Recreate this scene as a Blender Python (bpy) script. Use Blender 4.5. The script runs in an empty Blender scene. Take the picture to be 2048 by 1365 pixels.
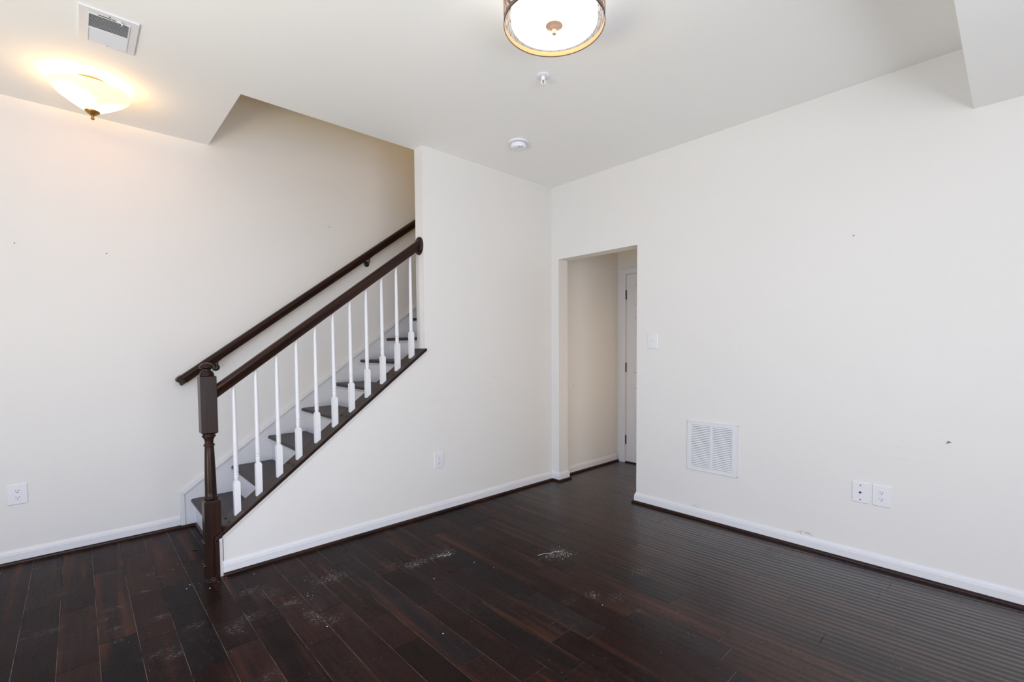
import bpy, bmesh, math, random
from mathutils import Vector, Matrix
random.seed(7)
scene = bpy.context.scene
COL = scene.collection
PI = math.pi

# ------------------------------------------------------------------ camera
F_PX, CX, CY = 937.416, 1040.023, 734.191
cam_d = bpy.data.cameras.new('camera')
cam_d.sensor_width = 36.0
cam_d.lens = F_PX / 2048 * 36.0
cam_d.shift_x = (1024 - CX) / 2048
cam_d.shift_y = (CY - 682.5) / 2048
cam_d.clip_start = 0.02
cam = bpy.data.objects.new('camera', cam_d)
COL.objects.link(cam)
scene.camera = cam
yaw, pitch, roll = 0.81388, 0.04257, -0.00629
v0 = Vector((math.cos(yaw), math.sin(yaw), 0)); r0 = Vector((math.sin(yaw), -math.cos(yaw), 0)); u0 = Vector((0, 0, 1))
V = v0 * math.cos(pitch) - u0 * math.sin(pitch)
U0 = u0 * math.cos(pitch) + v0 * math.sin(pitch)
R = r0 * math.cos(roll) + U0 * math.sin(roll)
U = U0 * math.cos(roll) - r0 * math.sin(roll)
CAMZ = 1.2681
M = Matrix(((R.x, U.x, -V.x, 0), (R.y, U.y, -V.y, 0), (R.z, U.z, -V.z, CAMZ), (0, 0, 0, 1)))
cam.matrix_world = M

# ------------------------------------------------------------------ world, daylight, exposure
scene.view_settings.view_transform = 'Standard'
scene.view_settings.look = 'None'
scene.view_settings.gamma = 1
scene.view_settings.use_curve_mapping = False
scene.view_settings.exposure = 0.0
world = bpy.data.worlds.new('world'); scene.world = world
world.use_nodes = True
bg = world.node_tree.nodes['Background']
bg.inputs['Color'].default_value = (0.62, 0.80, 1.0, 1)
bg.inputs['Strength'].default_value = 2.0

def area_light(name, loc, rot, sx, sy, energy, color, spread=180):
    d = bpy.data.lights.new(name, 'AREA'); d.shape = 'RECTANGLE'; d.size = sx; d.size_y = sy
    d.energy = energy; d.color = color; d.spread = math.radians(spread)
    o = bpy.data.objects.new(name, d); COL.objects.link(o); o.location = loc; o.rotation_euler = rot
    return o
def point_light(name, loc, energy, color, radius=0.03):
    d = bpy.data.lights.new(name, 'POINT'); d.energy = energy; d.color = color; d.shadow_soft_size = radius
    o = bpy.data.objects.new(name, d); COL.objects.link(o); o.location = loc
    return o
LK = dict(world=(.28, .46, .74), door=(.16, .28, .66), door_up=(1.12, .92, .42), win=(1.02, .90, .84), win_up=(.50, .58, .66), drum=(2.0, 1.97, 1.95), bulb=(1.15, .74, .26), bowl=(3.2, 1.48, 1.10), hall=(.72, .51, .30), upper=(1.05, .60, .10))
def split(key, base):
    """scale a base power by an rgb weight -> (power, normalised colour)"""
    w = LK[key]; mx = max(max(w), 1e-9)
    return base * mx, tuple(c / mx for c in w)
e, c = split('world', 2.0); bg.inputs['Color'].default_value = (*c, 1); bg.inputs['Strength'].default_value = e
# daylight entering by the glazed door behind the camera (wall x = XR) and the wide window in the wall y = YN;
# the two tilted lights are added out of view, aimed up to brighten the ceiling
XR, YN = -1.7, -1.8
e, c = split('door', 70); area_light('daylight_glazed_door', (XR - .12, 1.15, 1.25), (0, -PI/2, 0), 2.1, 2.7, e, c)
e, c = split('door_up', 120); area_light('added_uplight_door', (XR - .75, 1.15, 0.10), (0, -PI/2 - math.radians(58), 0), 1.3, 2.8, e, c)
e, c = split('win', 70); area_light('daylight_window', (0.0, YN - .12, 1.25), (PI/2, 0, 0), 2.6, 2.1, e, c)
e, c = split('win_up', 120); area_light('added_uplight_window', (0.0, YN - .75, 0.10), (PI/2 + math.radians(58), 0, 0), 2.8, 1.3, e, c)
# added fill lights for the hall and the stair shaft, both out of sight
e, c = split('hall', 4); area_light('hall_fill_light', (3.85, 1.96, 1.05), (PI/2, 0, 0), 0.8, 1.7, e, c)
e, c = split('upper', 12); area_light('landing_fill_light', (2.9, 3.6, 5.1), (0, 0, 0), 0.5, 0.5, e, c)

# ------------------------------------------------------------------ fixed measures (metres)
XB, YA, YO, YC = 3.2582, 3.0119, 3.1211, 4.0509
H = 2.74
XO, XE = 0.7393, 1.8769
YD1, YD2, ZD = 2.9222, 2.0866, 2.072
def cap_top(x): return 0.2274 + (x - 0.5223) * 0.764
CAPT = 0.024

# ------------------------------------------------------------------ materials
def mat(name, color, rough=0.5, metal=0.0, spec=0.5, emis=None, estr=0.0, coat=0.0):
    m = bpy.data.materials.new(name); m.use_nodes = True
    b = m.node_tree.nodes['Principled BSDF']
    b.inputs['Base Color'].default_value = (*color, 1)
    b.inputs['Roughness'].default_value = rough
    b.inputs['Metallic'].default_value = metal
    b.inputs['Specular IOR Level'].default_value = spec
    b.inputs['Coat Weight'].default_value = coat
    if emis:
        b.inputs['Emission Color'].default_value = (*emis, 1)
        b.inputs['Emission Strength'].default_value = estr
    return m
class NT:
    """tiny node helper"""
    def __init__(s, m): s.m = m; s.t = m.node_tree; s.b = s.t.nodes['Principled BSDF']; s.c = None
    def n(s, typ, **kw):
        nd = s.t.nodes.new(typ)
        for k, v in kw.items(): setattr(nd, k, v)
        return nd
    def l(s, a, b): s.t.links.new(a, b)
    def co(s):
        if not s.c: s.c = s.n('ShaderNodeTexCoord').outputs['Object']
        return s.c
    def mapping(s, scale=(1, 1, 1), rot=(0, 0, 0), loc=(0, 0, 0), vec=None):
        mp = s.n('ShaderNodeMapping'); s.l(vec or s.co(), mp.inputs['Vector'])
        mp.inputs['Scale'].default_value = scale; mp.inputs['Rotation'].default_value = rot; mp.inputs['Location'].default_value = loc
        return mp.outputs['Vector']
    def noise(s, scale, detail=3, rough=0.5, vec=None):
        nd = s.n('ShaderNodeTexNoise'); s.l(vec or s.co(), nd.inputs['Vector'])
        nd.inputs['Scale'].default_value = scale; nd.inputs['Detail'].default_value = detail; nd.inputs['Roughness'].default_value = rough
        return nd.outputs['Fac']
    def ramp(s, fac, stops):
        r = s.n('ShaderNodeValToRGB'); s.l(fac, r.inputs['Fac'])
        e = r.color_ramp.elements
        while len(e) < len(stops): e.new(0.5)
        for el, (p, c) in zip(e, stops):
            el.position = p; el.color = (*c, 1) if len(c) == 3 else c
        return r.outputs['Color']
    def math(s, op, a, b=None, c=None, clamp=False):
        m = s.n('ShaderNodeMath', operation=op); m.use_clamp = clamp
        for i, q in enumerate((a, b, c)):
            if q is None: continue
            if isinstance(q, (int, float)): m.inputs[i].default_value = q
            else: s.l(q, m.inputs[i])
        return m.outputs[0]
    def mix(s, fac, a, b, blend='MIX'):
        m = s.n('ShaderNodeMix', data_type='RGBA', blend_type=blend)
        for i, q in ((0, fac), (6, a), (7, b)):
            if isinstance(q, (int, float)): m.inputs[i].default_value = q
            elif isinstance(q, tuple): m.inputs[i].default_value = (*q, 1)
            else: s.l(q, m.inputs[i])
        return m.outputs[2]
    def bump(s, h, strength=0.2, dist=0.001, normal=None):
        b = s.n('ShaderNodeBump'); s.l(h, b.inputs['Height'])
        b.inputs['Strength'].default_value = strength; b.inputs['Distance'].default_value = dist
        if normal: s.l(normal, b.inputs['Normal'])
        return b.outputs['Normal']
    def step(s, v, lo, hi):
        r = s.n('ShaderNodeMapRange', interpolation_type='SMOOTHSTEP'); s.l(v, r.inputs['Value'])
        r.inputs['From Min'].default_value = lo; r.inputs['From Max'].default_value = hi
        return r.outputs['Result']

WALLC = (0.775, 0.758, 0.722)
def paint(name, color, rough=0.6, marks=()):
    m = mat(name, color, rough, spec=0.3); k = NT(m)
    f = k.noise(1.3, 2)
    c = k.mix(f, tuple(x * 0.985 for x in color), tuple(min(1, x * 1.012) for x in color))
    # old scuffs and smudges rubbed onto the paint: (x, y, z, ry, rz, strength)
    for (x, y, z, rx, ry, rz, st) in marks:
        vec = k.mapping(loc=(-x / rx, -y / ry, -z / rz), scale=(1 / rx, 1 / ry, 1 / rz))
        ln = k.n('ShaderNodeVectorMath', operation='LENGTH'); k.l(vec, ln.inputs[0])
        d = k.math('SUBTRACT', 1.0, ln.outputs['Value'], clamp=True)
        nz = k.noise(45, 5, 0.7, vec=k.mapping(scale=(1, 1, 2.2)))
        msk = k.math('MULTIPLY', d, k.step(nz, 0.46, 0.66))
        c = k.mix(k.math('MULTIPLY', msk, st, clamp=True), c, (0.16, 0.14, 0.12))
    k.l(c, k.b.inputs['Base Color'])
    k.l(k.bump(k.noise(900, 2), 0.05, 0.0006), k.b.inputs['Normal'])
    return m
M_WALL = paint('wall_paint', WALLC, marks=[(2.0, YA, 0.86, .12, .02, .02, .12), (2.55, YA, 1.02, .05, .03, .012, .3), (2.2, YA, 0.62, .1, .02, .012, .15)])
M_WALLB = paint('wall_paint_scuffed', WALLC, marks=[
    (XB, 1.575, 0.092, .05, .045, .024, 1.0), (XB, 0.88, 0.094, .05, .07, .024, .8), (XB, 0.9, 0.2, .05, .25, .06, .06),
    (XB, 0.228, 0.757, .05, .013, .016, 2.5), (XB, 0.45, 0.70, .05, .12, .02, .10), (XB, 0.40, 0.64, .05, .12, .02, .08),
    (XB, 0.66, 0.68, .05, .06, .012, .12), (XB, 1.45, 0.93, .05, .03, .01, .12), (XB, 0.30, 0.70, .05, .05, .02, .14)])
M_CEIL = paint('ceiling_paint', (0.92, 0.912, 0.89), 0.8)
M_TRIM = mat('white_semigloss_paint', (0.745, 0.747, 0.757), 0.35, spec=0.45)
M_PLATE = mat('white_plastic', (0.775, 0.775, 0.79), 0.3)
M_DETECT = mat('white_matte_plastic', (0.82, 0.82, 0.84), 0.5)
M_METALW = mat('white_enamelled_steel', (0.755, 0.76, 0.775), 0.4)
M_DARK = mat('dark_void', (0.03, 0.032, 0.035), 0.8)
M_GREYV = mat('duct_grey', (0.10, 0.11, 0.115), 0.7)
M_BLACK = mat('black_metal', (0.012, 0.012, 0.014), 0.35)
M_CHIP = mat('chip_white', (0.75, 0.73, 0.68), 0.8)
M_SCREW = mat('dark_steel', (0.045, 0.045, 0.05), 0.3, metal=0.8)
M_RED = mat('red_glass', (0.5, 0.02, 0.02), 0.2)
M_BRONZE = mat('glow_tinted_bronze', (0.60, 0.27, 0.11), 0.5, metal=0.4)  # brighter copy of the band's bronze, the bulb glow put into its colour
M_BAND = mat('dull_bronze_openwork', (0.20, 0.135, 0.095), 0.45, metal=0.5)
M_RIM = mat('dark_bronze_edge', (0.06, 0.03, 0.02), 0.4, metal=0.6)
M_FIN = mat('brushed_copper_nickel', (0.62, 0.40, 0.28), 0.4, metal=0.35)
M_BRASS = mat('aged_brass', (0.42, 0.22, 0.04), 0.35, metal=0.7)
M_DIFF = mat('frosted_glass_lit', (0.9, 0.88, 0.84), 0.5, emis=split('drum', 1)[1], estr=split('drum', 1.7)[0])

def lit_bowl():
    m = mat('alabaster_glass_lit', (0.9, 0.8, 0.6), 0.4); k = NT(m)
    g = k.n('ShaderNodeTexCoord').outputs['Object']
    nz = k.noise(14, 3, 0.6, vec=g)
    # two bulbs inside glow through the glass
    tot = None
    for (x, y, z) in ((0.045, 3.50, 2.63), (0.165, 3.56, 2.61)):
        vm = k.n('ShaderNodeVectorMath', operation='DISTANCE'); k.l(g, vm.inputs[0]); vm.inputs[1].default_value = (x, y, z)
        q = k.step(vm.outputs['Value'], 0.11, 0.03)
        tot = q if tot is None else k.math('MAXIMUM', tot, q)
    col = k.mix(tot, k.mix(nz, (1.0, 0.88, 0.62), (1.0, 0.93, 0.78)), (1.0, 0.97, 0.9))
    k.l(col, k.b.inputs['Emission Color'])
    bs, bc = split('bowl', 1.0); col = k.mix(1.0, col, bc, 'MULTIPLY'); k.l(col, k.b.inputs['Emission Color'])
    k.l(k.math('ADD', k.math('MULTIPLY', tot, 1.2 * bs), 0.80 * bs), k.b.inputs['Emission Strength'])
    k.b.inputs['Base Color'].default_value = (0.25, 0.22, 0.17, 1)
    return m
M_BOWL = lit_bowl()

def stained_wood(name, axis, dark=(0.011, 0.0052, 0.0038), light=(0.044, 0.0175, 0.0110), rough=0.30, slope=None, spec=0.22):
    m = mat(name, dark, rough, spec=spec); k = NT(m)
    sc = [60, 60, 60]; sc[axis] = 2.2
    src = None
    if slope is not None: src = k.mapping(rot=(0, math.atan(slope), 0))      # grain follows the sloping rail
    vec = k.mapping(scale=tuple(sc), vec=src)
    f = k.noise(1.0, 4, 0.6, vec=vec)
    k.l(k.ramp(f, [(0.32, dark), (0.75, light)]), k.b.inputs['Base Color'])
    k.l(k.bump(f, 0.08, 0.0005), k.b.inputs['Normal'])
    return m
M_WOODZ = stained_wood('dark_stained_wood_upright', 2)
M_WOODX = stained_wood('dark_stained_wood_along', 0)
M_WOODS = stained_wood('dark_stained_wood_sloping', 0, slope=.76)
M_WOODY = stained_wood('dark_stained_wood_cross', 1)
M_TREAD = stained_wood('worn_dark_tread_wood', 1, (0.016, 0.011, 0.0115), (0.050, 0.036, 0.036), 0.4, spec=0.25)

def floor_mat():
    m = mat('dark_plank_floor', (0.03, 0.015, 0.012), 0.3, spec=0.5); k = NT(m)
    at = k.n('ShaderNodeAttribute', attribute_name='plank')
    sep = k.n('ShaderNodeSeparateColor'); k.l(at.outputs['Color'], sep.inputs[0])
    tone, hue, off = sep.outputs[0], sep.outputs[1], sep.outputs[2]
    # shift the grain for every board
    offv = k.n('ShaderNodeCombineXYZ'); k.l(k.math('MULTIPLY', off, 37.0), offv.inputs[0]); k.l(k.math('MULTIPLY', off, 91.0), offv.inputs[1])
    add = k.n('ShaderNodeVectorMath', operation='ADD'); k.l(k.co(), add.inputs[0]); k.l(offv.outputs[0], add.inputs[1])
    grain = k.noise(1.0, 5, 0.62, vec=k.mapping(scale=(55, 3.0, 1), vec=add.outputs[0]))
    band = k.noise(1.0, 2, 0.5, vec=k.mapping(scale=(16, 0.8, 1), vec=add.outputs[0]))
    pore = k.noise(1.0, 3, 0.7, vec=k.mapping(scale=(260, 60, 1), vec=add.outputs[0]))
    reddish = k.mix(tone, (0.017, 0.0082, 0.0074), (0.042, 0.0180, 0.0145))
    bluish = k.mix(tone, (0.0125, 0.0095, 0.0100), (0.026, 0.0185, 0.0185))
    base = k.mix(k.step(hue, 0.66, 0.98), reddish, bluish)
    gf = k.step(grain, 0.30, 0.72)
    base = k.mix(gf, k.mix(0.65, base, (0.008, 0.005, 0.005)), base)
    base = k.mix(k.math('MULTIPLY', k.step(band, 0.54, 0.74), 0.6), base, (0.090, 0.034, 0.018))
    base = k.mix(k.math('MULTIPLY', k.step(pore, 0.55, 0.75), 0.25), base, (0.05, 0.035, 0.033))
    # film of dust trodden over the boards, rubbed in arcs
    dust = k.noise(2.3, 6, 0.65)
    fine = k.noise(60, 4, 0.7)
    streak = k.noise(1.0, 4, 0.65, vec=k.mapping(scale=(14, 55, 1), rot=(0, 0, 0.35)))
    dm = k.math('MULTIPLY', k.step(dust, 0.42, 0.75), k.step(fine, 0.35, 0.8))
    base = k.mix(k.math('MULTIPLY', dm, 0.15), base, (0.19, 0.16, 0.165))
    st = k.math('MULTIPLY', k.step(streak, 0.60, 0.80), k.step(dust, 0.46, 0.64))
    base = k.mix(k.math('MULTIPLY', st, 0.34), base, (0.32, 0.28, 0.27))
    # local scuffs (plaster dust and scrapes on the boards)
    mask = None
    for (x, y, rx, ry, s) in SCUFFS:
        vec = k.mapping(loc=(-x / rx, -y / ry, 0), scale=(1 / rx, 1 / ry, 0))
        ln = k.n('ShaderNodeVectorMath', operation='LENGTH'); k.l(vec, ln.inputs[0])
        d = k.math('MULTIPLY', k.math('SUBTRACT', 1.0, ln.outputs['Value'], clamp=True), s)
        mask = d if mask is None else k.math('MAXIMUM', mask, d)
    sn = k.noise(1.0, 5, 0.75, vec=k.mapping(scale=(60, 110, 1), rot=(0, 0, 0.5)))
    base = k.mix(k.math('MULTIPLY', mask, k.step(sn, 0.50, 0.66), clamp=True), base, (0.42, 0.39, 0.38))
    # grit
    vor = k.n('ShaderNodeTexVoronoi', feature='F1'); k.l(k.co(), vor.inputs['Vector']); vor.inputs['Scale'].default_value = 24
    vs = k.n('ShaderNodeSeparateColor'); k.l(vor.outputs['Color'], vs.inputs[0])
    spk = k.math('MULTIPLY', k.step(vor.outputs['Distance'], 0.045, 0.025), k.step(vs.outputs[0], 0.80, 0.82))
    base = k.mix(k.math('MULTIPLY', spk, 0.7), base, (0.40, 0.36, 0.33))
    k.l(base, k.b.inputs['Base Color'])
    rg = k.math('ADD', k.math('MULTIPLY', dm, 0.25), k.math('ADD', k.math('MULTIPLY', pore, 0.12), 0.22))
    k.l(rg, k.b.inputs['Roughness'])
    # shallow lengthwise bump ripples, strongest towards the right wall
    pv = k.mapping(rot=(0, 0, math.radians(-3.0)))
    wv = k.n('ShaderNodeTexWave', wave_type='BANDS', bands_direction='X', wave_profile='SIN'); k.l(pv, wv.inputs['Vector'])
    wv.inputs['Scale'].default_value = 0.31416 / 0.038; wv.inputs['Distortion'].default_value = 0.0
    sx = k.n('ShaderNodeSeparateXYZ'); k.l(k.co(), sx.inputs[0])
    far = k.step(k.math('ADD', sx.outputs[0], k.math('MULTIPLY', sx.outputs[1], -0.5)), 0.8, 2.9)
    # specular and coat raised towards the right wall to paint its brighter reflection there
    sheen_mask = k.math('MULTIPLY', far, k.math('SUBTRACT', 1.0, k.math('MULTIPLY', dm, 0.5)))
    k.l(k.math('ADD', k.math('MULTIPLY', sheen_mask, 0.45), 0.04), k.b.inputs['Specular IOR Level'])
    k.l(k.math('MULTIPLY', sheen_mask, 0.36), k.b.inputs['Coat Weight']); k.b.inputs['Coat Roughness'].default_value = 0.16
    hgt = k.math('MULTIPLY', wv.outputs['Fac'], far)
    n1 = k.bump(hgt, 1.0, 0.0014); k.l(n1, k.b.inputs['Coat Normal'])
    k.l(k.bump(pore, 0.15, 0.0004, n1), k.b.inputs['Normal'])
    return m
SCUFFS = [(1.4125, 2.3886, .10, .05, .9), (1.5924, 2.3905, .11, .07, .9), (2.10, 1.90, .10, .06, 1.0), (1.3, 2.46, .05, .04, .5),
          (0.6818, 2.62, .08, .10, .45), (0.78, 2.22, .05, .09, .8), (0.98, 2.55, .12, .07, .8), (0.73, 2.45, .05, .03, 1.0),
          (0.83, 2.16, .08, .05, .6), (2.27, 1.42, .10, .06, .55), (0.52, 3.02, .07, .05, .9), (0.25, 2.75, .05, .04, .7),
          (0.35, 2.55, .06, .04, .5), (0.09, 3.0, .06, .03, .6), (0.55, 2.45, .10, .05, .5), (2.0, 2.55, .07, .04, .4), (2.4, 2.1, .06, .04, .3),
          (0.30, 3.25, .06, .03, .4), (0.22, 3.1, .04, .02, .8), (0.62, 2.72, .10, .05, .6), (1.75, 1.5, .08, .05, .3),
          (0.25, 2.36, .05, .03, .8), (0.20, 2.42, .09, .04, .35), (0.083, 2.78, .035, .02, 1.1), (0.094, 2.65, .035, .015, 1.0), (0.253, 3.32, .04, .018, .9), (0.50, 1.95, .08, .04, .3),
          (0.045, 2.91, .05, .03, .5), (-.13, 2.96, .08, .04, .4), (-.106, 3.37, .07, .03, .35), (0.475, 2.40, .05, .07, .7), (1.87, 1.45, .05, .05, .9), (1.945, 1.35, .07, .05, .5), (0.765, 2.277, .04, .05, .8), (0.1, 3.5, .10, .03, .3)]
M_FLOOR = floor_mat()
def seam_mat():
    m = mat('dusty_plank_gap', (0.30, 0.25, 0.22), 0.9); k = NT(m)
    f = k.noise(5.0, 3, 0.6)
    sx = k.n('ShaderNodeSeparateXYZ'); k.l(k.co(), sx.inputs[0])
    c = k.ramp(f, [(0.38, (0.05, 0.035, 0.03)), (0.55, (0.36, 0.30, 0.27))])
    k.l(c, k.b.inputs['Base Color']); return m
M_SEAM = seam_mat()

# ------------------------------------------------------------------ mesh helpers
class MB:
    def __init__(s): s.bm = bmesh.new()
    def face(s, pts):
        vs = [s.bm.verts.new(p) for p in pts]
        return s.bm.faces.new(vs)
    def box(s, x0, x1, y0, y1, z0, z1):
        v = [s.bm.verts.new(p) for p in ((x0,y0,z0),(x1,y0,z0),(x1,y1,z0),(x0,y1,z0),(x0,y0,z1),(x1,y0,z1),(x1,y1,z1),(x0,y1,z1))]
        for f in ((3,2,1,0),(4,5,6,7),(0,1,5,4),(1,2,6,5),(2,3,7,6),(3,0,4,7)): s.bm.faces.new([v[i] for i in f])
        return s
    def prism(s, poly, fn, a, b):
        """poly: 2d points; fn(u, v, w) -> xyz; extruded from w = a to b"""
        A = [s.bm.verts.new(fn(u, v, a)) for u, v in poly]; B = [s.bm.verts.new(fn(u, v, b)) for u, v in poly]
        n = len(poly)
        for i in range(n):
            s.bm.faces.new((A[i], A[(i+1) % n], B[(i+1) % n], B[i]))
        s.bm.faces.new(A[::-1]); s.bm.faces.new(B)
        return s
    def lathe(s, prof, c=(0, 0, 0), seg=32, axis='z', sx=1, sy=1, cap=True):
        cx, cy, cz = c; rings = []
        for r, h in prof:
            ring = []
            for i in range(seg):
                t = 2 * PI * i / seg; a, b = r * math.cos(t) * sx, r * math.sin(t) * sy
                if axis == 'z': p = (cx + a, cy + b, cz + h)
                elif axis == 'x': p = (cx + h, cy + a, cz + b)
                else: p = (cx + a, cy + h, cz + b)
                ring.append(s.bm.verts.new(p))
            rings.append(ring)
        for q in range(len(rings) - 1):
            for i in range(seg):
                j = (i + 1) % seg
                s.bm.faces.new((rings[q][i], rings[q][j], rings[q+1][j], rings[q+1][i]))
        if cap:
            s.bm.faces.new(rings[0][::-1]); s.bm.faces.new(rings[-1])
        return s
    def tube(s, pts, r, seg=8):
        pts = [Vector(p) for p in pts]; rings = []; prev = None
        for i, p in enumerate(pts):
            d = (pts[min(i+1, len(pts)-1)] - pts[max(i-1, 0)]).normalized()
            if prev is None:
                prev = d.orthogonal().normalized()
            prev = (prev - d * prev.dot(d)).normalized(); b = d.cross(prev)
            rings.append([s.bm.verts.new(p + (prev * math.cos(2*PI*k/seg) + b * math.sin(2*PI*k/seg)) * r) for k in range(seg)])
        for q in range(len(rings)-1):
            for k in range(seg):
                j = (k+1) % seg; s.bm.faces.new((rings[q][k], rings[q][j], rings[q+1][j], rings[q+1][k]))
        s.bm.faces.new(rings[0][::-1]); s.bm.faces.new(rings[-1])
        return s
    def build(s, name, m, parent=None, bevel=0, smooth=False, loc=None):
        bmesh.ops.recalc_face_normals(s.bm, faces=s.bm.faces[:])
        me = bpy.data.meshes.new(name); s.bm.to_mesh(me); s.bm.free()
        me.materials.append(m)
        o = bpy.data.objects.new(name, me); COL.objects.link(o)
        if smooth:
            for p in me.polygons: p.use_smooth = True
            md = o.modifiers.new('es', 'EDGE_SPLIT'); md.split_angle = math.radians(38)
        if bevel:
            md = o.modifiers.new('bevel', 'BEVEL'); md.width = bevel; md.segments = 2; md.limit_method = 'ANGLE'; md.angle_limit = math.radians(40)
        if parent: o.parent = parent
        if parent is not None and loc is None:
            o.matrix_parent_inverse = Matrix.Translation(-Vector(parent.location))
        if loc is not None: o.location = loc
        return o
def thing(name, label, cat, loc=(0, 0, 0), group=None):
    o = bpy.data.objects.new(name, None); COL.objects.link(o); o.location = loc
    o.empty_display_size = 0.05
    o['label'] = label; o['category'] = cat
    if group: o['group'] = group
    return o
def tag(o, label, cat, group=None, kind=None):
    o['label'] = label; o['category'] = cat
    if group: o['group'] = group
    if kind: o['kind'] = kind
    return o
def struct(o, label=None, cat=None):
    o['kind'] = 'structure'
    if label: o['label'] = label
    if cat: o['category'] = cat
    return o
XZ = lambda u, v, w: (u, w, v)      # polygon in x,z extruded in y
YZ = lambda u, v, w: (w, u, v)      # polygon in y,z extruded in x
XY = lambda u, v, w: (u, v, w)

# ------------------------------------------------------------------ room shell
T = 0.115
# floor: every board a chamfered face over a dusty sub-floor
PW, PX0 = 0.1284, 0.026
JOINTS = {0: [2.67, 3.55], 1: [2.569, 3.076], 3: [2.727, 3.35], 4: [2.33], 5: [2.03, 2.549], 6: [2.27, 2.725], 7: [1.762, 2.0345],
          8: [1.4795, 2.6835], 9: [1.99, 2.397], 10: [1.804], 11: [1.341, 2.16], 12: [1.669, 1.245], 13: [1.46, 2.68], 14: [1.842],
          15: [0.844, 1.734], 16: [1.137], 18: [0.309], 19: [0.747], 20: [0.943, 2.081], 21: [0.548], 22: [0.919], 24: [0.153], -3: [3.58]}
def build_floor():
    bm = bmesh.new()
    lay = bm.loops.layers.float_color.new('plank')
    rr = random.Random(21)
    n0 = int(math.floor((XR - PX0) / PW)); n1 = int(math.ceil((4.45 - PX0) / PW))
    g, c, zt, zb = 0.0006, 0.0011, 0.0, -0.0014
    for n in range(n0, n1):
        xa, xb = PX0 + n * PW, PX0 + (n + 1) * PW
        xa, xb = max(xa, XR), min(xb, 4.45)
        if xb - xa < 0.01: continue
        ks = sorted(JOINTS.get(n, []))
        ys = list(ks) if ks else [rr.uniform(0.3, 1.2)]
        y = ys[0]
        while y > YN: y -= rr.choice([0.45, 0.6, 0.75, 0.9, 1.2]) + rr.uniform(-.05, .05); ys.insert(0, y)
        y = ys[-1]
        while y < YC: y += rr.choice([0.6, 0.75, 0.9, 1.2]) + rr.uniform(-.05, .05); ys.append(y)
        for i in range(len(ys) - 1):
            ya, yb = max(ys[i], YN), min(ys[i+1], YC)
            if yb - ya < 0.02: continue
            col = (rr.random() ** 1.3, rr.random(), rr.random(), 1)
            if n == 8 and abs(ys[i] - 1.4795) < .01: col = (0.9, 1.0, .3, 1)
            if n == 20 and ys[i] > 0.9: col = (0.6, 0.2, .3, 1)
            if n == 16 and ys[i] < 1.2 and yb > 1.14: col = (0.2, 0.95, .7, 1)
            x0, x1, y0, y1 = xa + g, xb - g, ya + g, yb - g
            o_ = [bm.verts.new(p) for p in ((x0, y0, zb), (x1, y0, zb), (x1, y1, zb), (x0, y1, zb))]
            i_ = [bm.verts.new(p) for p in ((x0+c, y0+c, zt), (x1-c, y0+c, zt), (x1-c, y1-c, zt), (x0+c, y1-c, zt))]
            fs = [bm.faces.new(i_)] + [bm.faces.new((o_[q], o_[(q+1) % 4], i_[(q+1) % 4], i_[q])) for q in range(4)]
            for f in fs:
                for l in f.loops: l[lay] = col
    nb = len(bm.faces)
    A = [bm.verts.new(p) for p in ((XR, YN, zb - .0004), (4.45, YN, zb - .0004), (4.45, YC, zb - .0004), (XR, YC, zb - .0004))]
    f = bm.faces.new(A); f.material_index = 1
    B = [bm.verts.new((v.co.x, v.co.y, -0.12)) for v in A]
    for q in range(4):
        f = bm.faces.new((A[(q+1) % 4], A[q], B[q], B[(q+1) % 4])); f.material_index = 1
    f = bm.faces.new(B[::-1]); f.material_index = 1
    me = bpy.data.meshes.new('floor'); bm.to_mesh(me); bm.free()
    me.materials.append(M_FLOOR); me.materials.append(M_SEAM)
    o = bpy.data.objects.new('floor', me); COL.objects.link(o)
    return struct(o, 'dark brown hardwood plank floor with dust and scuffs', 'floor')
build_floor()

struct(MB().prism([(XR, YN), (XB, YN), (XB, YO), (XO, YO), (XO, YC), (XR, YC)], XY, H, H + .12).build('ceiling', M_CEIL), 'white flat ceiling with an opening cut for the stairs', 'ceiling')
struct(MB().box(XR, XB, YN, 0.1772, 2.4285, H).build('trim_1', M_CEIL, bevel=.002), 'painted soffit dropped below the ceiling at the right', 'soffit')
struct(MB().box(XR, 4.75, YC, YC + T, 0, 5.2).build('wall_left', M_WALL), 'cream wall behind the stairs', 'wall')
# stair wall: knee wall rising under the cap, then full height
k0 = 0.558
struct(MB().prism([(k0, 0), (4.45, 0), (4.45, 5.2), (XO, 5.2), (XO, H + .12), (XB - .001, H + .12), (XB - .001, H), (XE, H), (XE, cap_top(XE) - CAPT), (k0, cap_top(k0) - CAPT)], XZ, YA, YO)
       .build('wall_middle', M_WALL), 'wall beside the stairs, sloping down to a knee wall', 'wall')
struct(MB().prism([(YN, 0), (YD2, 0), (YD2, ZD), (YD1, ZD), (YD1, 0), (YA, 0), (YA, H + .12), (YN, H + .12)], YZ, XB, XB + .125).build('wall_right', M_WALLB), 'right wall with an open doorway to the hall', 'wall')
# walls behind the camera with their openings
struct(MB().prism([(YN, 0), (-.2, 0), (-.2, 2.2), (2.45, 2.2), (2.45, 0), (YC, 0), (YC, H + .12), (YN, H + .12)], YZ, XR - .12, XR).build('wall_rear', M_WALL))
def wallnear():
    m = MB()
    y0, y1 = YN - .12, YN
    m.box(XR - .12, -1.35, y0, y1, 0, H + .12); m.box(1.35, XB + .125, y0, y1, 0, H + .12); m.box(-1.35, 1.35, y0, y1, 2.2, H + .12)
    return m.build('wall_near', M_WALL)
struct(wallnear())
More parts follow.
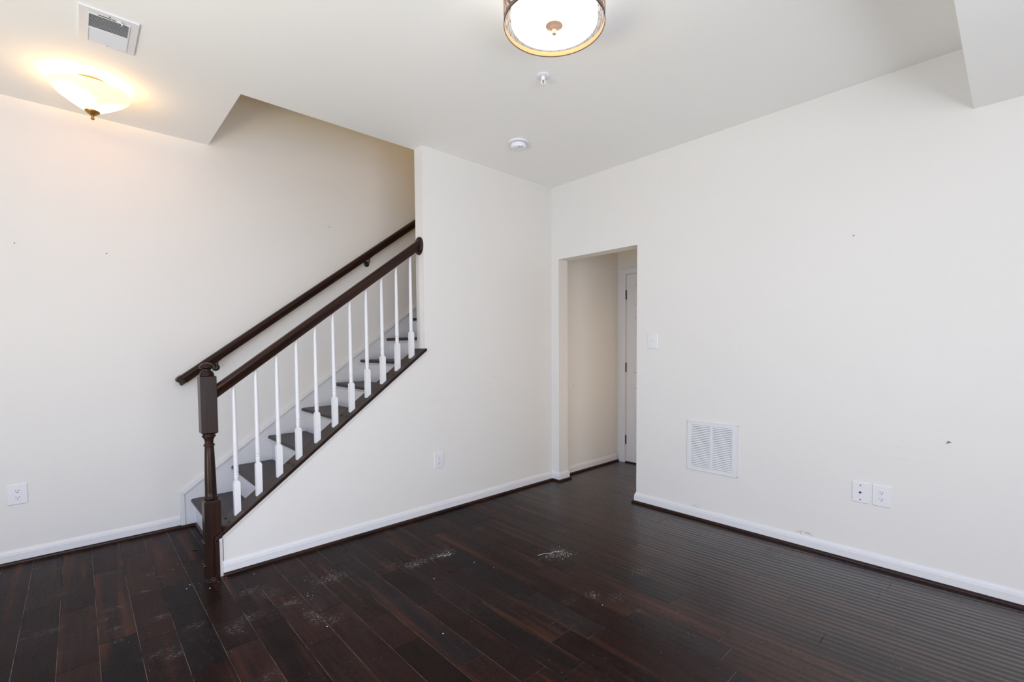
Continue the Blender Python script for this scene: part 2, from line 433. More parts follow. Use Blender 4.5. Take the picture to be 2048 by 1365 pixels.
# hall beyond the opening and the shaft above the stairs
struct(MB().box(XB + .125, 4.45, 1.80, 1.92, 0, H).build('wall_hall', M_WALL))
struct(MB().prism([(1.92, 0), (2.14, 0), (2.14, 2.045), (2.91, 2.045), (2.91, 0), (YA, 0), (YA, H), (1.92, H)], YZ, 4.325, 4.45).build('wall_far', M_WALL), 'end wall of the hall with a white door', 'wall')
struct(MB().box(XB + .125, 4.45, 1.92, YA, H, H + .12).build('ceiling_hall', M_CEIL))
struct(MB().box(XO, XO + .0001 + .08, YO, YC, H + .12, 5.2).build('wall_shaft', M_WALL)).location.x = -.08
struct(MB().box(4.45, 4.57, YO, YC, 0, 5.2).build('wall_upper', M_WALL))
struct(MB().box(XO - .08, 4.57, YO, YC, 5.2, 5.3).build('ceiling_upper', M_CEIL))

# ------------------------------------------------------------------ baseboards with dark shoe mouldings
BP = [(0, .019), (-.0125, .019), (-.0125, .058), (-.0105, .062), (-.0105, .066), (-.008, .074), (-.004, .080), (-.003, .0835), (0, .0835)]
def shoe_prof(n=6, w=.014, h=.020, off=-.0125):
    pts = [(0, 0), (0, h)] if off == 0 else [(0, .0), (0, .0185), (off, .0185), (off, h)]
    for i in range(n + 1):
        t = PI/2 * i / n
        pts.append((off - w * math.sin(t) * .98, h * (0.25 + 0.75 * math.cos(t))))
    pts.append((off - w * .98, 0))
    return pts
SP = [(-.0126, .0), (-.0126, .0195), (-.0165, .0195), (-.0215, .0175), (-.0255, .0135), (-.0270, .008), (-.0270, 0)]
def base_run(m, prof, p0, p1, nrm, m0=0, m1=0):
    """sweep prof (d, z) from p0 to p1; d<0 = out of the wall along nrm; m0/m1: mitre (+1 outer, -1 inner)"""
    d = Vector((p1[0]-p0[0], p1[1]-p0[1], 0)).normalized(); n = Vector((nrm[0], nrm[1], 0))
    A = []; B = []
    for q, z in prof:
        out = n * (-q)
        a = Vector((p0[0], p0[1], z)) + out - d * (-q) * m0
        b = Vector((p1[0], p1[1], z)) + out + d * (-q) * m1
        A.append(m.bm.verts.new(a)); B.append(m.bm.verts.new(b))
    k = len(prof)
    for i in range(k): m.bm.faces.new((A[i], A[(i+1) % k], B[(i+1) % k], B[i]))
    m.bm.faces.new(A[::-1]); m.bm.faces.new(B)
def baseboard(name, runs, label=None, shoe_runs=None):
    m = MB()
    for r in runs: base_run(m, BP, *r)
    o = struct(m.build(name, M_TRIM), label, 'baseboard' if label else None)
    m = MB()
    for r in (shoe_runs or runs): base_run(m, SP, *r)
    s = m.build('shoe_molding', M_WOODX, parent=o); s['label'] = 'dark stained shoe molding'
    return o
baseboard('baseboard_left', [((XR, YC), (0.4955, YC), (0, -1))], 'white baseboard along the left wall')
baseboard('baseboard_middle', [((0.5535, YA), (XB, YA), (0, -1), 0, -1), ((XB, YA), (XB, YD1), (-1, 0), -1, 1), ((XB, YD1), (XB + .125, YD1), (0, -1), 1, 1)],
          'white baseboard under the stair wall, wrapping the opening jamb')
baseboard('baseboard_right', [((XB, YD2), (XB, YN), (-1, 0), 1, 0), ((XB + .125, YD2), (XB, YD2), (0, 1), 0, 1)], 'white baseboard along the right wall')
baseboard('baseboard_hall', [((XB + .125, YA), (4.31, YA), (0, -1), 0, 0)], 'white baseboard of the hall')

# white strips on the knee wall: down its end and under the cap
m = MB()
m.box(0.5375, 0.5535, YA - .0065, 3.0335, 0.0, cap_top(.5375) - CAPT)
x0, x1 = 0.5535, XE + .004
m.prism([(x0, cap_top(x0) - CAPT - .020), (x1, cap_top(x1) - CAPT - .020), (x1, cap_top(x1) - CAPT), (x0, cap_top(x0) - CAPT)], XZ, YA - .0065, YA + .0005)
struct(m.build('trim_2', M_TRIM, bevel=.001), 'white trim strip under the dark cap and down the knee wall end', 'trim')

# ------------------------------------------------------------------ staircase
RIS, RUN = 0.1940, 0.2566
NOSE0 = 0.5578
stair = thing('staircase', 'straight staircase with dark treads and white risers rising along the left wall', 'staircase', (0.58, 3.58, 0))
YS0, YS1 = YO + .0005, YC - .0195
for n in range(1, 15):
    xn = NOSE0 + (n - 1) * RUN; zt = n * RIS
    # the first tread starts behind the newel
    ya = YS0
    prof = [(xn + .0135, zt - .027)]
    for i in range(9):
        t = PI/2 + PI * i / 8 if False else -PI/2 - PI * i / 8
        prof.append((xn + .0135 + .0135 * math.cos(t), zt - .0135 + .0135 * math.sin(t)))
    xb = xn + RUN + .0345
    prof += [(xb, zt), (xb, zt - .027)]
    m = MB().prism(prof[1:], XZ, ya if n > 1 else ya, YS1)
    t_ = m.build('tread', M_TREAD, parent=stair)
    m = MB().box(xn + .028, xn + .046, ya, YS1, zt - RIS + (.0 if n > 1 else .0), zt - .027)
    m.prism([(xn + .028, zt - .027), (xn + .028, zt - .045), (xn + .024, zt - .044), (xn + .017, zt - .034), (xn + .016, zt - .027)], XZ, ya, YS1)
    r_ = m.build('riser', M_TRIM, parent=stair)
# skirt board on the left wall with its moulding
sk = lambda x: 0.2499 + (x - 0.4955) * 0.7465
x1 = 4.2
m = MB().prism([(.4965, 0.0), (.4965, sk(.4955) - .004), (x1, sk(x1) - .004), (x1, sk(x1) - .36), (0.72, 0.0)], XZ, YC - .0185, YC - .0005)
m.build('skirt_board', M_TRIM, parent=stair)
m = MB()
for (w0, w1, dep) in ((0, .012, .006), (.012, .024, .011)):
    e = math.sqrt(1 + .7465 ** 2)
    m.prism([(.4955 + w0, sk(.4955) - w0 * .4), (x1, sk(x1) - w0 * e), (x1, sk(x1) - w1 * e), (.4955 + w1, sk(.4955) - w1 * .4 - (w1 * .15))], XZ, YC - .0185 - dep, YC - .018)
    m.box(.4955 + w0, .4955 + w1, YC - .0185 - dep, YC - .018, 0.0, sk(.4955) - w0 * .4 - (0 if w0 == 0 else .0))
m.build('skirt_molding', M_TRIM, parent=stair, bevel=.0012)
m = MB(); base_run(m, [(q + .0126, z) for q, z in SP], (0.4955, YC - .0185 - .011), (NOSE0 + .028, YC - .0185 - .011), (0, -1), 0, -1)
base_run(m, [(q + .0126, z) for q, z in SP], (NOSE0 + .028, YC - .0185 - .011), (NOSE0 + .028, YO + .005), (-1, 0), -1, 0)
s = m.build('shoe_molding', M_WOODY, parent=stair); s['label'] = 'dark stained shoe molding at the foot of the first riser'

# ------------------------------------------------------------------ railing
rail = thing('stair_railing', 'stair railing with dark newel post, sloping dark handrail and eleven white balusters', 'railing', (0.518, 3.073, 0))
NX0, NX1, NY0, NY1 = 0.479, 0.557, 3.034, 3.112
ncx, ncy = (NX0 + NX1) / 2, (NY0 + NY1) / 2
def tapered_box(m, z0, z1, ch, hw=.039):
    """square block with chamfered ends"""
    ch0, ch1 = ch
    rows = []
    if ch0: rows += [(hw - .011, z0), (hw, z0 + ch0)]
    else: rows += [(hw, z0)]
    if ch1: rows += [(hw, z1 - ch1), (hw - .011, z1)]
    else: rows += [(hw, z1)]
    R_ = []
    for h, z in rows:
        R_.append([m.bm.verts.new((ncx + a * h, ncy + b * h, z)) for a, b in ((-1,-1),(1,-1),(1,1),(-1,1))])
    for q in range(len(R_) - 1):
        for i in range(4): m.bm.faces.new((R_[q][i], R_[q][(i+1) % 4], R_[q+1][(i+1) % 4], R_[q+1][i]))
    m.bm.faces.new(R_[0][::-1]); m.bm.faces.new(R_[-1])
newel = MB()
tapered_box(newel, 0.0, 0.430, (0, .010))
newel = newel.build('newel_post', M_WOODZ, parent=rail, bevel=.0015)
m = MB(); tapered_box(m, 0.796, 1.121, (.008, .005)); m.build('upper_block', M_WOODZ, parent=newel, bevel=.0015)
def ring(z, r, h): return [(r - h * .5, z - h/2), (r - h * .12, z - h * .36), (r, z), (r - h * .12, z + h * .36), (r - h * .5, z + h/2)]
prof = [(.028, .428), (.034, .430)] + ring(.438, .0365, .014) + [(.0285, .447), (.0283, .47), (.0265, .58), (.0238, .68), (.0222, .724)] + ring(.7335, .0275, .014) + \
       [(.0210, .743), (.0208, .752), (.0225, .764), (.028, .775)] + ring(.784, .0340, .012) + [(.028, .792), (.028, .797)]
MB().lathe(prof, (ncx, ncy, 0), 40).build('turned_shaft', M_WOODZ, parent=newel, smooth=True)
prof = [(.034, 1.119), (.0355, 1.122), (.0345, 1.127)] + ring(1.132, .0345, .009) + ring(1.1405, .030, .008) + [(.021, 1.146), (.0195, 1.151), (.021, 1.156), (.033, 1.1605), (.0365, 1.1655), (.0355, 1.172), (.030, 1.181), (.020, 1.188), (.008, 1.1915), (.001, 1.192)]
MB().lathe(prof, (ncx, ncy, 0), 40).build('finial', M_WOODZ, parent=newel, smooth=True)
for (y, z) in ((3.1000, .191), (3.0575, .194), (3.1035, .056), (3.070, .057)):
    MB().lathe([(.0075, .001), (.0072, -.004), (.005, -.0085), (.002, -.010)], (NX0, y, z), 14, 'x').build('screw_head', M_SCREW, parent=newel, smooth=True)
# cap board on the knee wall, with end board down to the floor
m = MB()
YF, YI = 2.9958, 3.163
zc = cap_top; x2 = XE - .001
m.prism([(.5167, zc(.5167)), (NX1 + .001, zc(NX1 + .001)), (NX1 + .001, zc(NX1 + .001) - CAPT), (.5167, zc(.5167) - CAPT)], XZ, YF, NY0 - .0005)
m.prism([(NX1 + .001, zc(NX1 + .001)), (x2, zc(x2)), (x2, zc(x2) - CAPT), (NX1 + .001, zc(NX1 + .001) - CAPT)], XZ, YF, YI)
m.prism([(x2, zc(x2)), (x2 + .010, zc(x2)), (x2 + .010, zc(x2) - CAPT*.8), (x2, zc(x2) - CAPT)], XZ, YF, YA - .0005)
cap = m.build('cap_board', M_WOODS, parent=rail, bevel=.003)
MB().box(.5167, .5375, YF, NY0 - .0005, 0, zc(.5167) - CAPT + .004).build('end_board', M_WOODZ, parent=rail, bevel=.003)
# dark inner face of the knee wall below the cap
m = MB().prism([(NX1 + .001, zc(NX1) - CAPT), (x2 + .3, zc(x2 + .3) - CAPT), (x2 + .3, zc(x2 + .3) - .12), (NX1 + .001, zc(NX1) - .12)], XZ, YO + .0008, YO + .012)
for x in (.595, .944, 1.289, 1.633):
    for y in (3.130, 3.047):
        a = math.atan(.764)
        mm = MB().lathe([(.0065, -.001), (.0062, .003), (.004, .006), (.0015, .007)], (0, 0, 0), 12)
        o = mm.build('screw_head', M_SCREW, parent=cap, smooth=True)
        o.matrix_parent_inverse = Matrix.Translation(-Vector(rail.location)) if False else Matrix.Identity(4)
        o.rotation_euler = (0, -a, 0); o.location = (x - 0, y, zc(x))
        o.matrix_parent_inverse = Matrix.Translation(-Vector(rail.location))
# handrail: moulded section swept along the slope
def rail_section():
    pts = [(-.0175, 0), (.0175, 0), (.0185, .012), (.0235, .020), (.0245, .026), (.0290, .032), (.0295, .042), (.0265, .051), (.018, .0575), (.007, .0605), (-.007, .0605), (-.018, .0575), (-.0265, .051), (-.0295, .042), (-.0290, .032), (-.0245, .026), (-.0235, .020), (-.0185, .012)]
    return pts
def sweep_rail(m, x0, zt0, x1, slope, yc, plumb0=True, plumb1=True, hscale=1.0):
    """top line passes (x0, zt0); section perpendicular to the slope"""
    a = math.atan(slope); ca, sa = math.cos(a), math.sin(a); A = []; B = []
    for w, h in rail_section():
        dep = (.0605 - h) * hscale
        for (x, lst, pl) in ((x0, A, plumb0), (x1, B, plumb1)):
            zt = zt0 + (x - x0) * slope
            if pl: p = (x, yc + w, zt - dep / ca)
            else: p = (x + dep * sa, yc + w, zt - dep * ca)
            lst.append(m.bm.verts.new(p))
    k = len(A)
    for i in range(k): m.bm.faces.new((A[i], A[(i+1) % k], B[(i+1) % k], B[i]))
    m.bm.faces.new(A[::-1]); m.bm.faces.new(B)
HS = 0.761
def hr_top(x): return 1.0835 + (x - .5748) * HS
m = MB(); sweep_rail(m, NX1 + .0005, hr_top(NX1 + .0005), XE - .017, HS, 3.0635)
m.build('handrail', M_WOODS, parent=rail, smooth=True)
m = MB().lathe([(.060, 0), (.060, -.006), (.058, -.0095), (.052, -.011), (.050, -.014), (.043, -.0175)], (XE - .0003, 3.068, 2.0217), 40, 'x', sx=.92, sy=1.12)
m.build('rosette', M_WOODZ, parent=rail, smooth=True)
def make_baluster(x):
    m = MB(); y = 3.0665; hw = .016
    zb = cap_top(x); zt = hr_top(x) - .0605 / math.cos(math.atan(HS)) + .004
    bt = zb + .188            # top of the square block
    # square foot cut to the slope
    def zz(xx): return zb + (xx - x) * .764 + .0003
    b = [m.bm.verts.new((x + a * hw, y + c * hw, zz(x + a * hw))) for a, c in ((-1,-1),(1,-1),(1,1),(-1,1))]
    t = [m.bm.verts.new((x + a * hw, y + c * hw, bt - .012)) for a, c in ((-1,-1),(1,-1),(1,1),(-1,1))]
    u = [m.bm.verts.new((x + a * hw * .66, y + c * hw * .66, bt)) for a, c in ((-1,-1),(1,-1),(1,1),(-1,1))]
    for P, Q in ((b, t), (t, u)):
        for i in range(4): m.bm.faces.new((P[i], P[(i+1) % 4], Q[(i+1) % 4], Q[i]))
    m.bm.faces.new(b[::-1]); m.bm.faces.new(u)
    p = [(.0105, bt - .001), (.0118, bt + .010), (.0125, bt + .020), (.0128, bt + .030), (.0112, bt + .034), (.0125, bt + .037), (.0135, bt + .041), (.0125, bt + .045), (.0108, bt + .0475), (.0128, bt + .051), (.0130, bt + .060),
         (.0118, bt + .20), (.0100, bt + .42), (.0080, zt)]
    m.lathe(p, (x, y, 0), 20)
    return m
for k in range(11):
    o = make_baluster(.6434 + .11517 * k).build('baluster', M_TRIM, parent=rail, smooth=True)
    o.data.polygons.foreach_set('use_smooth', [p.area < 1 for p in o.data.polygons])

# rail on the left wall
wr = thing('wall_handrail', 'dark wooden handrail fixed on brackets to the left wall above the stairs', 'handrail', (0.5, YC, 1.05))
WS = .7525; YW = YC - .062
def wr_top(x): return 1.080 + (x - .5135) * WS
m = MB()
sweep_rail(m, .5135, wr_top(.5135), 3.7, WS, YW, plumb0=False)
m.build('rail', M_WOODS, parent=wr, smooth=True)
# return to the wall at the lower end
a = math.atan(WS); ca, sa = math.cos(a), math.sin(a)
m = MB(); A = []; B = []
for w, h in rail_section():
    for (yy, lst) in ((YW - .0295, A), (YC - .0005, B)):
        pass
sec = [(-.034, .000), (-.034, .012), (-.030, .020), (-.030, .028), (-.036, .036), (-.036, .046), (-.030, .054), (-.018, .0595), (0.004, .0605), (0.004, 0)]
cx0, cz0 = .5135, wr_top(.5135)
def rp(s_, h, yy):
    dep = .0605 - h
    return (cx0 + s_ * ca + dep * sa, yy, cz0 + s_ * sa - dep * ca)
m.prism([(s_, h) for s_, h in sec], lambda s_, h, yy: rp(s_, h, yy), YW + .002, YC - .0008)
m.build('rail_return', M_WOODY, parent=wr, bevel=.001)
for x in (.7397, 1.926, 3.1):
    z = wr_top(x) - .0605 / ca
    br = MB().lathe([(.026, 0), (.026, -.004), (.020, -.008), (.012, -.010)], (x, YC, z - .043), 24, 'y').build('bracket', M_BLACK, parent=wr, smooth=True)
    MB().tube([(x, YC - .006, z - .043), (x, YC - .035, z - .046), (x, YC - .055, z - .036), (x, YW, z - .016), (x, YW, z - .002)], .007).build('bracket_arm', M_BLACK, parent=br, smooth=True).matrix_parent_inverse = Matrix.Translation(-Vector(wr.location))
    m = MB().prism([(x - .024, wr_top(x - .024) - .0605/ca - .004), (x + .024, wr_top(x + .024) - .0605/ca - .004), (x + .024, wr_top(x + .024) - .0605/ca), (x - .024, wr_top(x - .024) - .0605/ca)], XZ, YW - .010, YW + .010)
    m.build('bracket_saddle', M_BLACK, parent=br).matrix_parent_inverse = Matrix.Translation(-Vector(wr.location))
for o in list(bpy.data.objects):
    if o.parent and o.parent.parent and o.parent.type == 'MESH':
        # sub-parts: geometry is in world coordinates, cancel the root's offset once
        o.matrix_parent_inverse = Matrix.Identity(4)

# ------------------------------------------------------------------ hall door
door = struct(thing('door_1', 'white panelled door at the end of the hall with black hinges', 'door', (4.33, 2.52, 0)))
m = MB()
xd = 4.334
y0, y1, z0, z1 = 2.149, 2.9045, 0.012, 2.0385
m.box(xd, xd + .035, y0, y1, z0, z1)
slab = m.build('door_slab', M_TRIM, parent=door, bevel=.001)
m = MB()
for (a, b) in ((y0 + .105, y0 + .335), (y1 - .335, y1 - .105)):
    for (c, d) in ((.21, .82), (.98, 1.58), (1.70, 1.92)):
        for (i0, i1, t) in ((0, .012, .004), (.03, .1, .003)):
            if i0 == 0:
                m.box(xd - t, xd + .002, a, b, c, c + .012); m.box(xd - t, xd + .002, a, b, d - .012, d); m.box(xd - t, xd + .002, a, a + .012, c, d); m.box(xd - t, xd + .002, b - .012, b, c, d)
            else: m.box(xd - t, xd + .002, a + i0, b - i0, c + i0, d - i0)
p = m.build('door_panels', M_TRIM, parent=slab, bevel=.002)
m = MB()
cs = .058
def casing(m, xf, xw):
    for (yy0, yy1, zz0, zz1) in ((2.911, 2.911 + cs, 0, 2.0455), (2.139 - cs, 2.139, 0, 2.0455), (2.139 - cs, 2.911 + cs, 2.046, 2.046 + cs)):
        m.box(xw - .012, xw, yy0, yy1, zz0, zz1)
    m.box(xw - .017, xw - .0125, 2.911 + .032, 2.911 + cs - .0005, 0, 2.046 + .0315); m.box(xw - .017, xw - .0125, 2.139 - cs + .0005, 2.139 - .032, 0, 2.046 + .0315); m.box(xw - .017, xw - .0125, 2.139 - cs + .0005, 2.911 + cs - .0005, 2.046 + .032, 2.046 + cs - .0005)
    m.box(xw - .002, xw + .12, 2.9065, 2.9105, 0, 2.0455); m.box(xw - .002, xw + .12, 2.1395, 2.1435, 0, 2.0455); m.box(xw - .002, xw + .12, 2.1435, 2.9065, 2.0405, 2.0445)
casing(m, 4.31, 4.325)
m.build('door_frame', M_TRIM, parent=door, bevel=.0015)
for z in (1.822, 1.039, .2485):
    MB().box(4.3225, 4.3335, 2.9015, 2.9125, z - .0515, z + .0515).build('hinge', M_BLACK, parent=door, bevel=.002)
MB().box(4.318, 4.40, 2.1445, 2.9055, 0, .012).build('threshold', M_WOODY, parent=door)

# ------------------------------------------------------------------ wall plates
def plate_frame(origin, right, nrm):
    o = Vector(origin); r = Vector(right); n = Vector(nrm)
    return lambda u, v, w: tuple(o + r * u + Vector((0, 0, 1)) * v + n * w)
def rounded(w, h, r, n=4):
    pts = []
    for cxx, cyy, a0 in ((w - r, h - r, 0), (-w + r, h - r, PI/2), (-w + r, -h + r, PI), (w - r, -h + r, 3*PI/2)):
        for i in range(n + 1):
            t = a0 + PI/2 * i / n; pts.append((cxx + r * math.cos(t), cyy + r * math.sin(t)))
    return pts
def plate_mesh(fn, w, h, th=.0055):
    m = MB(); k = rounded(w, h, .004); kk = rounded(w - .004, h - .004, .003)
    A = [m.bm.verts.new(fn(u, v, .0001)) for u, v in k]; A2 = [m.bm.verts.new(fn(u, v, .0022)) for u, v in k]; B = [m.bm.verts.new(fn(u, v, th)) for u, v in kk]
    n = len(k)
    for P, Q in ((A, A2), (A2, B)):
        for i in range(n): m.bm.faces.new((P[i], P[(i+1) % n], Q[(i+1) % n], Q[i]))
    m.bm.faces.new(A[::-1]); m.bm.faces.new(B)
    return m
def disc(m, fn, u, v, r, w0, w1, n=20, flat=1.0):
    m.prism([(u + r * math.cos(2*PI*i/n), v + max(-r*flat, min(r*flat, r * math.sin(2*PI*i/n)))) for i in range(n)], fn, w0, w1)
def outlet(origin, right, nrm, label, group='wall outlets'):
    t = thing('wall_outlet', label, 'outlet', origin, group)
    fn = plate_frame(origin, right, nrm)
    plate_mesh(fn, .0430, .0610).build('cover_plate', M_PLATE, parent=t)
    for s in (1, -1):
        v = s * .0195
        m = MB(); disc(m, fn, 0, v, .0172, .0050, .0072, 28, .84)
        rc = m.build('receptacle', M_PLATE, parent=t, bevel=.0006)
        m = MB()
        for (u, hh) in ((-.0064, .0042), (.0064, .0034)):
            m.prism([(u - .0011, v + .0035 - hh), (u + .0011, v + .0035 - hh), (u + .0011, v + .0035 + hh), (u - .0011, v + .0035 + hh)], fn, .0070, .0075)
        disc(m, fn, 0, v - .0075, .0027, .0070, .0075, 12)
        m.build('slots', M_DARK, parent=rc)
    m = MB(); disc(m, fn, 0, 0, .0030, .0052, .0064, 12); m.build('plate_screw', M_PLATE, parent=t)
    return t
outlet((-.2845, YC, .4122), (1, 0, 0), (0, -1, 0), 'white wall outlet low on the left wall, left of the stairs')
outlet((1.9830, YA, .4046), (1, 0, 0), (0, -1, 0), 'white wall outlet on the wall beneath the stair railing')
outlet((XB, .4975, .4180), (0, -1, 0), (-1, 0, 0), 'white wall outlet low on the right wall, right beside the cable jack plate')
t = thing('cable_jack_plate', 'white cable jack plate with one small dark jack, left of the right wall outlet', 'wall plate', (XB, .5955, .4178))
fn = plate_frame((XB, .5955, .4178), (0, -1, 0), (-1, 0, 0))
plate_mesh(fn, .0410, .0605).build('cover_plate', M_PLATE, parent=t)
m = MB(); disc(m, fn, 0, 0, .0062, .005, .0095, 6); disc(m, fn, 0, 0, .0045, .0095, .0135, 16); m.build('jack', M_SCREW, parent=t)
for s in (1, -1):
    m = MB(); disc(m, fn, 0, s * .042, .0032, .0052, .0064, 12); m.build('plate_screw', M_SCREW, parent=t)
t = thing('light_switch', 'white toggle light switch on the right wall beside the hall opening', 'switch', (XB, 1.9432, 1.3068))
fn = plate_frame((XB, 1.9432, 1.3068), (0, -1, 0), (-1, 0, 0))
plate_mesh(fn, .0425, .0600).build('cover_plate', M_PLATE, parent=t)
m = MB(); m.prism([(-.0055, -.0125), (.0055, -.0125), (.0055, .0125), (-.0055, .0125)], fn, .005, .0065)
m.prism([(-.0035, -.003), (.0035, -.003), (.0035, .0085), (-.0035, .0085)], lambda u, v, w: fn(u, v + w * .25, w), .006, .017)
m.build('toggle', M_PLATE, parent=t, bevel=.0005)
for s in (1, -1):
    m = MB(); disc(m, fn, 0, s * .0305, .0028, .0052, .0064, 12); m.build('plate_screw', M_PLATE, parent=t)

# ------------------------------------------------------------------ return air grille on the right wall
gy0, gy1, gz0, gz1 = 1.2872, 1.6480, .3650, .7195
t = thing('return_air_grille', 'white louvred return air grille on the right wall', 'vent', (XB, (gy0 + gy1)/2, gz0))
ops = ((1.3238, 1.4612), (1.4802, 1.6180)); oz0, oz1 = .3905, .6945
m = MB(); xa, xb = XB - .0075, XB - .0005
m.box(xa, xb, gy0, gy1, gz0, oz0); m.box(xa, xb, gy0, gy1, oz1, gz1)
m.box(xa, xb, gy0, ops[0][0], oz0, oz1); m.box(xa, xb, ops[0][1], ops[1][0], oz0, oz1); m.box(xa, xb, ops[1][1], gy1, oz0, oz1)
fr = m.build('grille_frame', M_METALW, parent=t)
m = MB()   # raised outer lip
for bx in ((gy0 - .001, gy1 + .001, gz0 - .001, gz0 + .003), (gy0 - .001, gy1 + .001, gz1 - .003, gz1 + .001), (gy0 - .001, gy0 + .003, gz0, gz1), (gy1 - .003, gy1 + .001, gz0, gz1)):
    m.box(XB - .009, XB - .0005, *bx)
m.build('frame_lip', M_METALW, parent=fr)
m = MB(); m.box(XB - .0012, XB - .0004, gy0 + .01, gy1 - .01, gz0 + .01, gz1 - .01); m.build('grille_backing', M_GREYV, parent=t)
for (a, b) in ops:
    m = MB(); n = 24; pt = (oz1 - oz0) / n
    for i in range(n):
        z = oz0 + pt * (i + .28)
        m.prism([(XB - .0072, z - .0015), (XB - .0064, z - .0022), (XB - .0020, z + .0068), (XB - .0028, z + .0075)], XZ, a, b)
    m.build('louvre_panel', M_METALW, parent=t)
for (y, z) in ((gy0 + .012, gz0 + .013), (gy1 - .012, gz0 + .013), (gy0 + .012, gz1 - .012), (gy1 - .012, gz1 - .012)):
    MB().lathe([(.0035, 0), (.003, -.0015)], (XB - .0074, y, z), 12, 'x').build('grille_screw', M_METALW, parent=t)

# ------------------------------------------------------------------ ceiling register
vx0, vx1, vy0, vy1 = .0555, .2560, 2.7640, 3.0665
t = thing('ceiling_register', 'white louvred air register on the ceiling near the bowl light', 'vent', ((vx0+vx1)/2, (vy0+vy1)/2, H))
ix0, ix1, iy0, iy1 = .0880, .2225, 2.8040, 3.0440
m = MB(); z0, z1 = H - .008, H - .0005
m.box(vx0, vx1, vy0, iy0, z0, z1); m.box(vx0, vx1, iy1, vy1, z0, z1); m.box(vx0, ix0, iy0, iy1, z0, z1); m.box(ix1, vx1, iy0, iy1, z0, z1)
fr = m.build('register_frame', M_METALW, parent=t)
m = MB()
m.box(ix0, ix1, 2.919, 2.926, H - .012, H - .006)
for bx in ((ix0 - .004, ix1 + .004, iy0 - .004, iy0), (ix0 - .004, ix1 + .004, iy1, iy1 + .004), (ix0 - .004, ix0, iy0, iy1), (ix1, ix1 + .004, iy0, iy1)):
    m.box(bx[0], bx[1], bx[2], bx[3], H - .011, H - .007)
m.build('inner_rim', M_METALW, parent=fr)
MB().box(ix0 - .005, ix1 + .005, iy0 - .005, iy1 + .005, H - .0016, H - .0006).build('register_backing', M_GREYV, parent=t)
for (a, b, s) in ((iy0, 2.919, 1), (2.926, iy1, -1)):
    m = MB(); n = 11; pt = (b - a) / n
    for i in range(n):
        y = a + pt * (i + .5)
        m.prism([(y - s * .0040, H - .0098), (y - s * .0034, H - .0104), (y + s * .0040, H - .0052), (y + s * .0034, H - .0046)], YZ, ix0, ix1)
    m.build('louvre_panel', M_METALW, parent=t)
m = MB(); m.box(.178, .200, 2.789, 2.795, H - .014, H - .008); m.box(.194, .199, 2.789, 2.803, H - .020, H - .008); m.build('damper_lever', M_METALW, parent=t, bevel=.001)
MB().box(.118, .180, 2.796, 2.799, H - .0095, H - .0075).build('lever_slot', M_DARK, parent=t)
for y in (2.783, 3.054):
    MB().lathe([(.0035, 0), (.0028, -.0015)], (.156, y, H - .0079), 12).build('register_screw', M_SCREW, parent=t)

# ------------------------------------------------------------------ smoke detector, sprinkler
t = thing('smoke_detector', 'round white smoke detector on the ceiling near the corner', 'smoke detector', (2.360, 2.500, H))
MB().lathe([(.072, -.0005), (.072, -.006), (.068, -.011), (.055, -.012)], (2.360, 2.500, H), 48).build('mounting_base', M_DETECT, parent=t, smooth=True)
MB().lathe([(.050, -.012), (.050, -.0155)], (2.360, 2.500, H), 40).build('vent_gap', M_GREYV, parent=t)
MB().lathe([(.055, -.0155), (.057, -.020), (.055, -.034), (.050, -.043), (.040, -.047), (.018, -.049), (.014, -.047)], (2.360, 2.500, H), 48).build('detector_cap', M_DETECT, parent=t, smooth=True)
for (x, y) in ((2.335, 2.468), (2.352, 2.458)):
    MB().lathe([(.0035, -.0455), (.003, -.0485)], (x, y, H), 10).build('indicator', M_DARK, parent=t)
t = thing('fire_sprinkler', 'small white pendent fire sprinkler with a red bulb on the ceiling', 'sprinkler', (1.892, 1.805, H))
sc = (1.892, 1.805, H)
MB().lathe([(.037, -.0005), (.037, -.003), (.032, -.006), (.020, -.007), (.016, -.004)], sc, 32).build('escutcheon', M_DETECT, parent=t, smooth=True)
MB().lathe([(.011, -.003), (.011, -.020), (.008, -.024)], sc, 20).build('sprinkler_body', M_DETECT, parent=t, smooth=True)
m = MB()
for s in (1, -1): m.tube([(sc[0] + s*.009, sc[1] - s*.004, H - .020), (sc[0] + s*.010, sc[1] - s*.0045, H - .034), (sc[0] + s*.003, sc[1], H - .048)], .0022, 8)
m.build('yoke_arms', M_DETECT, parent=t, smooth=True)
MB().lathe([(.0018, -.022), (.0022, -.028), (.0018, -.042)], sc, 10).build('red_bulb', M_RED, parent=t, smooth=True)
MB().lathe([(.0045, -.045), (.013, -.0505), (.013, -.052), (.004, -.052)], sc, 20).build('deflector', M_DETECT, parent=t, smooth=True)

# ------------------------------------------------------------------ drum ceiling light
dx, dy, DR, dz = 1.4538, 1.3244, .2046, 2.570
t = thing('drum_ceiling_light', 'round drum ceiling light with a bronze openwork band and glowing white glass', 'ceiling light', (dx, dy, H))
m = MB().lathe([(DR, 0), (DR + .0008, .003), (DR, .006), (DR - .0015, .006), (DR - .0022, .003), (DR - .0015, 0)], (dx, dy, dz), 96, cap=False)
for q in range(96): pass
m.build('bottom_rim', M_RIM, parent=t, smooth=True)
m = MB()
def cyl(s_, z, r=DR - .001): a_ = s_ / DR; return (dx + r * math.cos(a_), dy + r * math.sin(a_), z)
def band(m, z0, z1):
    m.lathe([(DR, z0), (DR, z1), (DR - .0016, z1), (DR - .0016, z0), (DR, z0)], (dx, dy, 0), 96, cap=False)
band(m, dz + .004, dz + .020); band(m, H - .020, H - .004)
N = 15; seg = 2 * PI * DR / N
